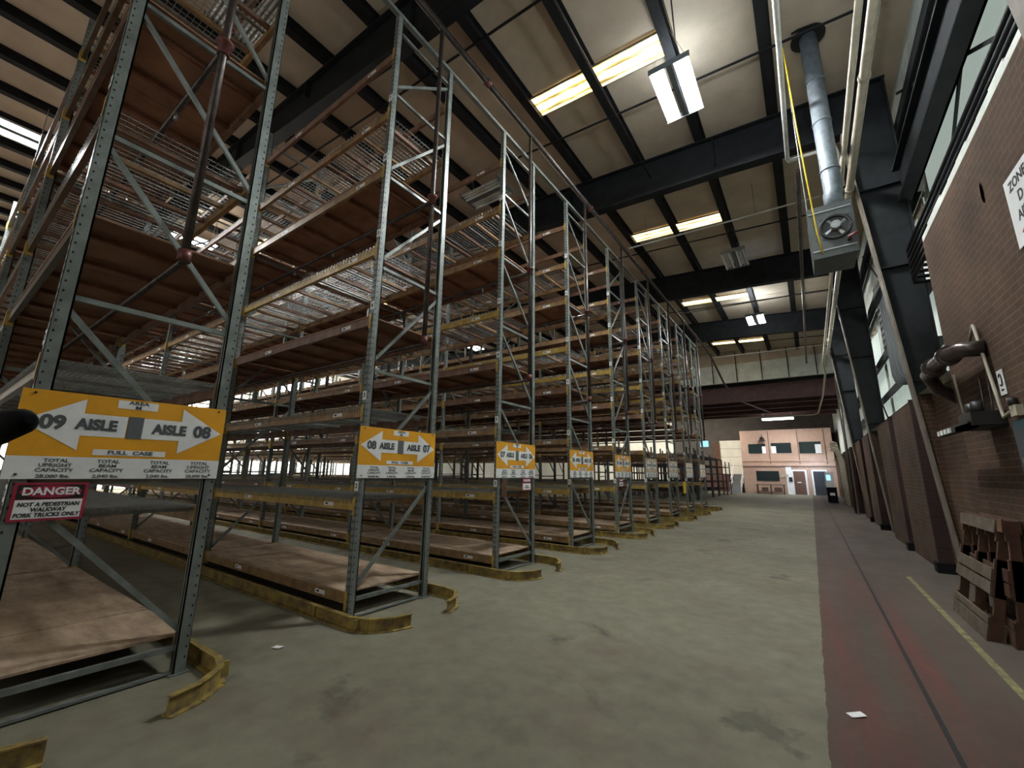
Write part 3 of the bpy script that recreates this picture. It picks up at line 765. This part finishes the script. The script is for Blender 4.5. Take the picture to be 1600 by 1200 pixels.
b = MB(); b.tube([(-1.15, 5.2, 9.3), (-1.15, 6.6, 9.2), (-.9, 5.0, 9.45)], .02, 'pipe', 8)
tag_pipe(b, 'light_cord', 'dark bent cord above the nearest lit light', 'cord')
b = MB(); b.tube([(.5, 10.6, 8.5), (.5, 30, 8.3)], .05, 'pipe', 10); tag_pipe(b, 'overhead_pipe', 'dark overhead pipe beside the pale elbowed pipe')
# flue duct + unit heater
t = thing('unit_heater', 'grey suspended unit heater with round fan opening and dark flue collar', 'heater', (.73, 8.5, 5.2))
b = MB(); b.box(-.29, .29, -.3, .45, 0, .9, 'heater'); b.box(-.31, .31, -.31, -.29, -.02, .92, 'heater'); 
for z in (.1, .8): b.box(-.292, .292, -.32, -.31, z, z + .02, 'galv')
b.build('casing', t)
b = MB(); pts = [(.05 + .20 * math.cos(a), -.325, .48 + .20 * math.sin(a)) for a in [2 * math.pi * k / 24 for k in range(25)]]
b.tube(pts, .025, 'black', 6); b.build('fan_ring', t)
b = MB(); b.box(-.14, .24, -.317, -.311, .29, .67, 'black'); b.build('fan_opening', t)
b = MB()
for k in range(4):
    a = k * math.pi / 2 + .5; c, s_ = math.cos(a), math.sin(a)
    b.quad([(.05, -.32, .48), (.05 + .17 * c - .04 * s_, -.33, .48 + .17 * s_ + .04 * c), (.05 + .17 * c + .04 * s_, -.31, .48 + .17 * s_ - .04 * c)], 'galv')
b.build('fan', t)
b = MB(); b.tube([(.05, -.32, .48), (.05, -.42, .48)], .07, 'galv', 12); b.build('motor', t, True)
b = MB(); b.tube([(.2, -.3, .2), (.2, -.42, .2), (.3, -.42, .25)], .03, 'maroon', 8); b.build('gas_valve', t, True)
for xx in (-.27, .27):
    b = MB(); b.tube([(xx, .1, .9), (xx, .1, 4.1)], .008, 'galv', 5); b.build('hanger_rod', t)
b = MB(); b.tube([(.84, 8.5, 6.12), (.84, 8.5, 6.45), (.86, 8.5, 6.5), (.86, 8.5, 9.86)], .14, 'duct', 20)
for z in (6.9, 7.9, 8.8): b.tube([(.86, 8.5, z), (.86, 8.5, z + .03)], .15, 'duct', 20)
tag_pipe(b, 'flue_duct', 'galvanised round flue duct rising from the heater to the roof', 'duct')
b = MB(); b.tube([(.86, 8.5, 9.84), (.86, 8.5, 9.86)], .28, 'black', 20); b.prism([(.6, 9.84), (.86, 9.84), (.7, 9.86)], 'y', 8.2, 8.25, 'black'); tag(b.build('flue_collar'), 'torn black hole collar where the flue duct meets the roof', 'collar')
b = MB(); b.tube([(.42, 7.8, 9.2), (.45, 7.9, 7.6), (.52, 8.05, 5.6), (.56, 8.16, 5.25)], .012, 'cyellow', 6)
tag_pipe(b, 'gas_hose', 'thin bright yellow hose hanging down to the heater', 'hose')
# thick black pipe elbow on brick corner
b = MB(); b.tube([(1.95, 8.35, 2.62), (1.62, 8.3, 2.85), (1.5, 8.05, 3.02), (1.46, 7.3, 3.02), (1.46, 6.7, 3.0), (1.50, 6.4, 2.98), (1.66, 6.35, 2.96)], .085, 'pipe', 14)
for p, q in (((1.46, 7.55, 3.02), (1.46, 7.42, 3.02)), ((1.46, 6.8, 3.0), (1.46, 6.7, 3.0))): b.tube([p, q], .115, 'pipe', 14)
tag_pipe(b, 'drain_pipe', 'thick black elbowed pipe wrapping the brick corner')
# bell / light unit on the brick
t = thing('wall_lamp_unit', 'black bracket unit with four white lenses mounted on the brick', 'lamp unit', (1.66, 6.25, 2.12))
b = MB(); b.box(-.27, 0, 0, .5, 0, .05, 'black'); b.box(-.27, -.2, 0, 1.3, 0, .07, 'black'); b.box(-.25, 0, -.05, .4, .02, .16, 'black'); b.build('bracket', t)
for k in range(4):
    b = MB(); b.box(-.285, -.27, .66 + k * .16, .77 + k * .16, .005, .06, 'white'); b.build('lens', t)
for y in (.05, .22): 
    b = MB(); b.tube([(-.17, y, .14), (-.17, y, .27)], .05, 'black', 10); b.build('knob', t, True)
for y in (.1, .35): 
    b = MB(); b.tube([(-.05, y, .1), (-.02, y + .05, .6)], .008, 'pipe', 5); b.build('stay_wire', t)
b = MB(); b.tube([(1.62, 6.72, 3.05), (1.62, 6.42, 3.24), (1.62, 6.40, 3.22), (1.62, 6.16, 2.28), (1.62, 6.14, 2.2), (1.62, 5.98, 2.23), (1.62, 5.9, 2.24)], .015, 'cream', 8)
tag_pipe(b, 'wall_conduit', 'cream conduit zigzagging down the brick to a junction box', 'conduit')
t = thing('junction_box', 'cream junction box with a small dark knob on the brick', 'junction box', (1.66, 5.86, 2.2))
b = MB(); b.box(-.05, 0, -.08, .07, -.02, .08, 'cream'); b.build('box', t)
b = MB(); b.tube([(-.04, 0, .08), (-.04, 0, .15)], .035, 'black', 10); b.build('knob', t, True)
b = MB(); b.tube([(1.63, 7.5, 2.9), (1.63, 7.45, 2.6), (1.63, 7.35, 2.2)], .013, 'cream', 8); tag_pipe(b, 'wall_conduit', 'short pale conduit by the brick corner above the lamp unit', 'conduit')
t = thing('wall_plate_sign', 'small white plate with dark curved symbol on the brick', 'sign', (1.655, 6.2, 2.42))
b = MB(); b.box(-.004, 0, -.16, 0, 0, .25, 'white'); b.build('board', t)
b = MB(); b.tube([(-.006, -.08 + .035 * math.cos(a), .15 + .06 * math.sin(a)) for a in [.5 + k * .45 for k in range(12)]], .007, 'ink', 5); b.build('symbol', t)
b = MB(); b.box(-.007, -.004, -.11, -.05, .04, .06, 'ink'); b.build('caption', t)
t = thing('zone_sign', 'white sign reading ZONE D AISLE high on the brick wall at the right edge', 'sign', (1.655, 5.08, 3.5))
b = MB(); b.box(-.004, 0, -.62, 0, 0, .62, 'white'); b.build('board', t)
for s_, tx, z, yy in ((.12, 'ZONE', .52, -.25), (.13, 'D', .38, -.25), (.12, 'AISLE', .24, -.27)):
    ob('lettering', text_mesh(tx, s_, '-x', 'ink', .002), t, (-.006, yy, z))
b = MB(); b.quad([(-.006, -.12, .1), (-.006, -.24, .04), (-.006, -.24, .16)], 'red'); b.box(-.007, -.005, -.45, -.24, .08, .12, 'red'); b.build('red_arrow', t)
b = MB(); pts = [(1.655, 5.53 + .035 * math.cos(a), 4.32 + .11 * math.sin(a)) for a in [2 * math.pi * k / 16 for k in range(16)]]
b.quad(pts[::-1], 'maroon'); b.quad(pts, 'maroon'); tag(b.build('paint_mark'), 'dark red oval mark on the upper brick', 'mark')
# teal cabinet at right edge
t = thing('wall_cabinet', 'dark teal cabinet on the brick at the right edge of the photo', 'cabinet', (1.66, 5.0, 1.3))
b = MB(); b.box(-.03, 0, 0, 1.02, 0, .84, 'teal'); b.build('cabinet_body', t)
b = MB(); b.box(-.045, -.03, .05, .95, .05, .76, 'ddoor'); b.build('door', t)
b = MB(); b.box(-.055, -.045, .86, .88, .35, .5, 'galv'); b.build('handle', t)

# pallets standing on edge against the brick
def pallet(loc, rz, lean, label, m1, m2):
    t = thing('wooden_pallet', label, 'pallet', loc); t.rotation_euler = (lean[0], lean[1], rz)
    # standing on its long edge: height along z, length along y, thickness along x
    for x in (0, .115):
        for z, h in ((0, .15), (.17, .07), (.46, .12), (.60, .12), (1.08, .13)):
            if x > 0 and h < .1: continue
            b = MB(); b.box(x, x + .018, 0, 1.25, z, z + h, m1); b.build('deck_board', t)
    for y in (0, .6, 1.2):
        b = MB(); b.box(.018, .115, y, y + .045, .01, .26, m2); b.box(.018, .115, y, y + .045, .44, .82, m2)
        b.box(.018, .115, y, y + .045, 1.0, 1.2, m2); b.box(.035, .115, y, y + .045, .26, 1.0, m2); b.build('stringer', t)
    return t
pallet((1.27, 6.6, 0.0), .0, (0, .20), 'weathered pallet leaning on its edge, outermost of the pair', 'wood', 'woodred')
pallet((1.435, 6.45, 0.0), .0, (0, .07), 'reddish pallet on its edge, the one against the brick', 'woodred', 'woodred')

# diagonal wall bracing between frames
for (y0, y1, z0, z1) in ((4.0, 9.9, 4.95, 9.0), (9.9, 4.0, 4.95, 9.0), (10.4, 17.1, 3.4, 8.8), (17.5, 23.8, 3.3, 8.6)):
    b = MB(); b.bar((2.2, y0, z0), (2.2, y1, z1), .03, .05, 'dsteel'); tag(b.build('wall_brace'), 'thin dark diagonal brace across the upper wall bay', 'brace', 'wall cross braces')

# ------------------------------------------------------------------ far end: low hall and office
jst = None
for y in (32.9, 35.5, 38.2, 41.0, 43.8):
    b = MB(); b.box(-30, 2.3, y, y + .22, 7.72, 7.78, 'redbeam'); b.box(-30, 2.3, y + .1, y + .12, 6.75, 7.75, 'redbeam'); b.box(-30, 2.3, y, y + .22, 6.72, 6.78, 'redbeam')
    if jst is None: jst = b.mesh('low_roof_beam')
    o = ob('low_roof_beam', jst, None, (0, y - 32.9, (0 if y < 34 else .1)))
    tag(o, 'maroon steel beam carrying the low roof past the pale fascia', 'beam', 'low roof beams')
b = MB(); b.box(-5.4, 1.85, 47, 47.25, 0, 5.85, 'peach'); b.box(-5.4, -5.2, 47.25, 52, 0, 5.85, 'peach'); b.box(-5.4, 1.85, 46.95, 52, 5.85, 5.95, 'peach')
b.box(-5.4, 1.85, 46.88, 47, 2.55, 2.75, 'peach'); b.box(-5.4, 1.85, 46.93, 47, 3.0, 3.1, 'peach')
for x in (-3.05, -.75, 1.25): b.box(x, x + .06, 46.95, 47, 2.75, 5.85, 'door')
OF = thing('office_building', 'two storey peach office with dark windows at the far end of the aisle', 'building', (0, 0, 0))
b.build('wall', OF)
for (x0, x1, z0, z1, pl, pr) in ((-4.75, -3.3, 3.75, 4.65, 0, .3), (-2.85, -1.25, 3.75, 4.7, .3, 0), (-.65, 1.0, 3.7, 4.75, 0, .45)):
    b = MB(); b.box(x0 - .06, x1 + .06, 46.96, 47, z0 - .06, z1 + .06, 'peach'); b.box(x0, x1, 46.94, 46.97, z0, z1, 'glass'); wn = b.build('window', OF)
    b = MB()
    if pl: b.box(x0, x0 + pl * 1.3, 46.92, 46.94, z0, z1 - .3, 'white')
    if pr: b.box(x1 - pr, x1, 46.92, 46.94, z0, z1 - .25, 'white')
    b.build('blind', wn)
b = MB(); b.box(-4.3, -2.45, 46.94, 46.98, 1.2, 2.1, 'glass'); b.build('window', OF)
for x0, m in ((-1.35, 'door'), (.15, 'ddoor')):
    b = MB(); b.box(x0 - .12, x0 + 1.02, 46.95, 47, 0, 2.22, 'white'); fr = b.build('door_frame', OF)
    b = MB(); b.box(x0, x0 + .88, 46.92, 46.95, .02, 2.1, m); d = b.build('door', OF)
    b = MB(); b.tube([(x0 + .78, 46.9, 1.0), (x0 + .78, 46.86, 1.0)], .035, 'galv', 8); b.build('knob', d)
b = MB(); b.box(-1.1, -.8, 46.9, 46.92, 1.05, 1.15, 'white'); b.build('door_plate', OF)
b = MB(); b.box(-1.9, -1.45, 46.95, 47, 0, 2.5, 'white'); b.build('white_panel', OF)
for (nm, x0, x1, z0, z1, m, lab, cat) in (('notice', -2.3, -2.05, 1.55, 1.8, 'cream', 'cream notice nearer the lower window of the office', 'notice'),
        ('notice', -1.95, -1.75, 1.6, 1.8, 'cream', 'cream notice beside the white dispenser board', 'notice'),
        ('dispenser', -1.72, -1.45, 1.15, 1.55, 'black', 'black dispenser hanging on the office wall by the brown door', 'dispenser')):
    b = MB(); b.box(x0, x1, 46.86, 46.94, z0, z1, m); tag(b.build(nm), lab, cat)
t = thing('steel_lamp', 'black bell shaped lamp on the upper office wall', 'lamp', (-3.5, 46.6, 4.9))
b = MB(); b.tube([(0, 0, 0), (0, 0, .12), (0, 0, .3), (0, 0, .38)], .2, 'black', 14, [.32, .2, .16, .06]); b.build('shade', t, True)
b = MB(); b.tube([(0, 0, .36), (0, 0, .6), (0, .36, .62)], .02, 'black', 6); b.build('arm', t)
t = thing('work_table', 'pale wooden work table below the lower office window', 'table', (-3.2, 46.2, 0))
b = MB(); b.box(-1.15, 1.15, -.35, .4, .82, .88, 'wood'); b.build('tabletop', t)
for x in (-1.08, .0, 1.02):
    for y in (-.3, .3):
        b = MB(); b.box(x, x + .07, y, y + .07, 0, .82, 'wood'); b.build('leg', t)
b = MB(); b.box(-1.1, 1.1, -.3, .35, .2, .24, 'wood'); b.build('shelf', t)
for x, wd in ((-3.9, .5), (-2.9, .6)):
    b = MB(); b.box(x, x + wd, 46.0, 46.4, .24, .6, 'door'); tag(b.build('storage_box'), 'dark box on the shelf of the work table, %s one' % ('left' if x < -3.5 else 'right'), 'box')
t = thing('trash_bin', 'black bin with pale label and white box on its lid', 'bin', (.98, 34.8, 0))
b = MB(); b.prism([(-.26, -.24), (.26, -.24), (.26, .24), (-.26, .24)], 'z', 0, .9, 'plastic'); b.build('bin_body', t)
b = MB(); b.box(-.28, .28, -.27, .27, .9, .96, 'plastic'); b.build('lid', t)
b = MB(); b.box(-.12, .14, -.25, -.242, .45, .62, 'white'); b.build('label_plate', t)
b = MB(); b.box(.72, 1.15, 34.7, 34.95, .96, 1.9, 'white'); b.box(.78, 1.0, 34.69, 34.7, 1.4, 1.75, 'blue'); tag(b.build('white_station'), 'white station box with blue front above the black bin', 'box')
for k in range(9):
    y = 30.5 + k * .55
    b = MB(); b.tube([(1.62, y, 0), (1.6, y, 2.5), (1.4, y - .1, 3.2 + .2 * (k % 3)), (1.15, y - .1, 3.3 + .2 * (k % 3))], .05, 'cream', 8); tag_pipe(b, 'valve_pipe', 'dull yellow valve pipe clustered at the far right wall', 'pipe', 'valve pipes by the bin')
for k in range(6):
    b = MB(); b.tube([(1.5, 25.2 + k * .12, 0), (1.5, 25.2 + k * .12, 6.5)], .04, 'pipe', 8); tag_pipe(b, 'wall_pipe', 'dark vertical pipe in the far wall cluster before the bin', 'pipe', 'far vertical pipes')
# left of the office: bright roll door, ramp, stacked black racks, blue screen
b = MB(); b.box(-8.0, -5.45, 51.7, 51.95, 1.8, 5.4, 'whitewall')
for z in (2.7, 3.6, 4.5): b.box(-8.0, -5.45, 51.69, 51.7, z, z + .03, 'signgrey')
struct(b.build('door_9'))
b = MB(); b.box(-8.7, -8.0, 51.6, 51.9, 1.8, 5.2, 'woodred'); tag(b.build('orange_panel'), 'rust orange panel left of the bright roll door', 'panel')
b = MB(); b.box(-12, -5.45, 49.9, 52, 0, 1.8, 'redbeam'); struct(b.build('trim_3'))
t = thing('ramp', 'grey loading ramp with white side rails beside the peach office', 'ramp', (-6.1, 46.4, 0))
b = MB(); b.prism([(0, 0), (3.5, 1.8), (3.5, 0)], 'x', -.45, .45, 'signgrey'); b.build('ramp_deck', t)
for x in (-.5, .45):
    b = MB(); b.bar((x + .03, 0, .9), (x + .03, 3.5, 2.7), .07, .07, 'white'); b.bar((x + .03, 0, .4), (x + .03, 3.5, 2.2), .05, .05, 'white')
    for q in (0, .5, 1): b.box(x, x + .06, 3.45 * q, 3.45 * q + .06, 1.8 * q, 1.8 * q + .92, 'white')
    b.build('side_rail', t)
def stack_rack(x, y, w_, d_, h, label, grp):
    t = thing('stack_rack', label, 'rack', (x, y, 0), grp)
    for px in (0, w_):
        for py in (0, d_):
            b = MB(); b.box(px - .04, px + .04, py - .04, py + .04, 0, h, 'black'); b.build('post', t)
    b = MB()
    for z in (.5, 1.1, 1.7, 2.3, 2.9):
        if z < h: b.box(0, w_, 0, .05, z, z + .07, 'redbeam'); b.box(0, w_, d_ - .05, d_, z, z + .07, 'dsteel'); b.box(0, .05, 0, d_, z, z + .07, 'dsteel'); b.box(w_ - .05, w_, 0, d_, z, z + .07, 'dsteel')
    b.build('rails', t)
k = 0
for y in (28.0, 30.6, 33.2, 35.8, 38.4, 41):
    for x in (-8.0, -10.6, -13.2):
        stack_rack(x - .45 + (0 if y < 40 else .2), y, 2.2, 2.1, 3.4 - .12 * ((k * 5) % 7), 'dark stacked storage rack beyond the end of the aisle racks', 'dark stack racks'); k += 1
b = MB(); b.box(-8.3, -7.6, 42.9, 43, 4.25, 4.8, 'blue'); b.tube([(-7.95, 42.95, 4.8), (-7.95, 42.95, 8.3)], .02, 'black', 6); tag(b.build('hanging_screen'), 'pale blue screen hanging at the end of the rack aisle', 'screen')
b = MB()
b.bar((-10, 31.6, 6.4), (-9.0, 31.6, 6.4), .1, .1, 'white'); b = None

# ------------------------------------------------------------------ dark rounded bar end close to the camera
b = MB(); b.tube([(-1.7, -.02, 1.62), (-1.30, .085, 1.672), (-1.20, .112, 1.683), (-1.175, .120, 1.686)], .03, 'plastic', 16, [.07, .036, .024, .008])
o = b.build('bar_end', None, True); tag(o, 'black rounded bar end poking in at the left edge before the sign', 'bar')
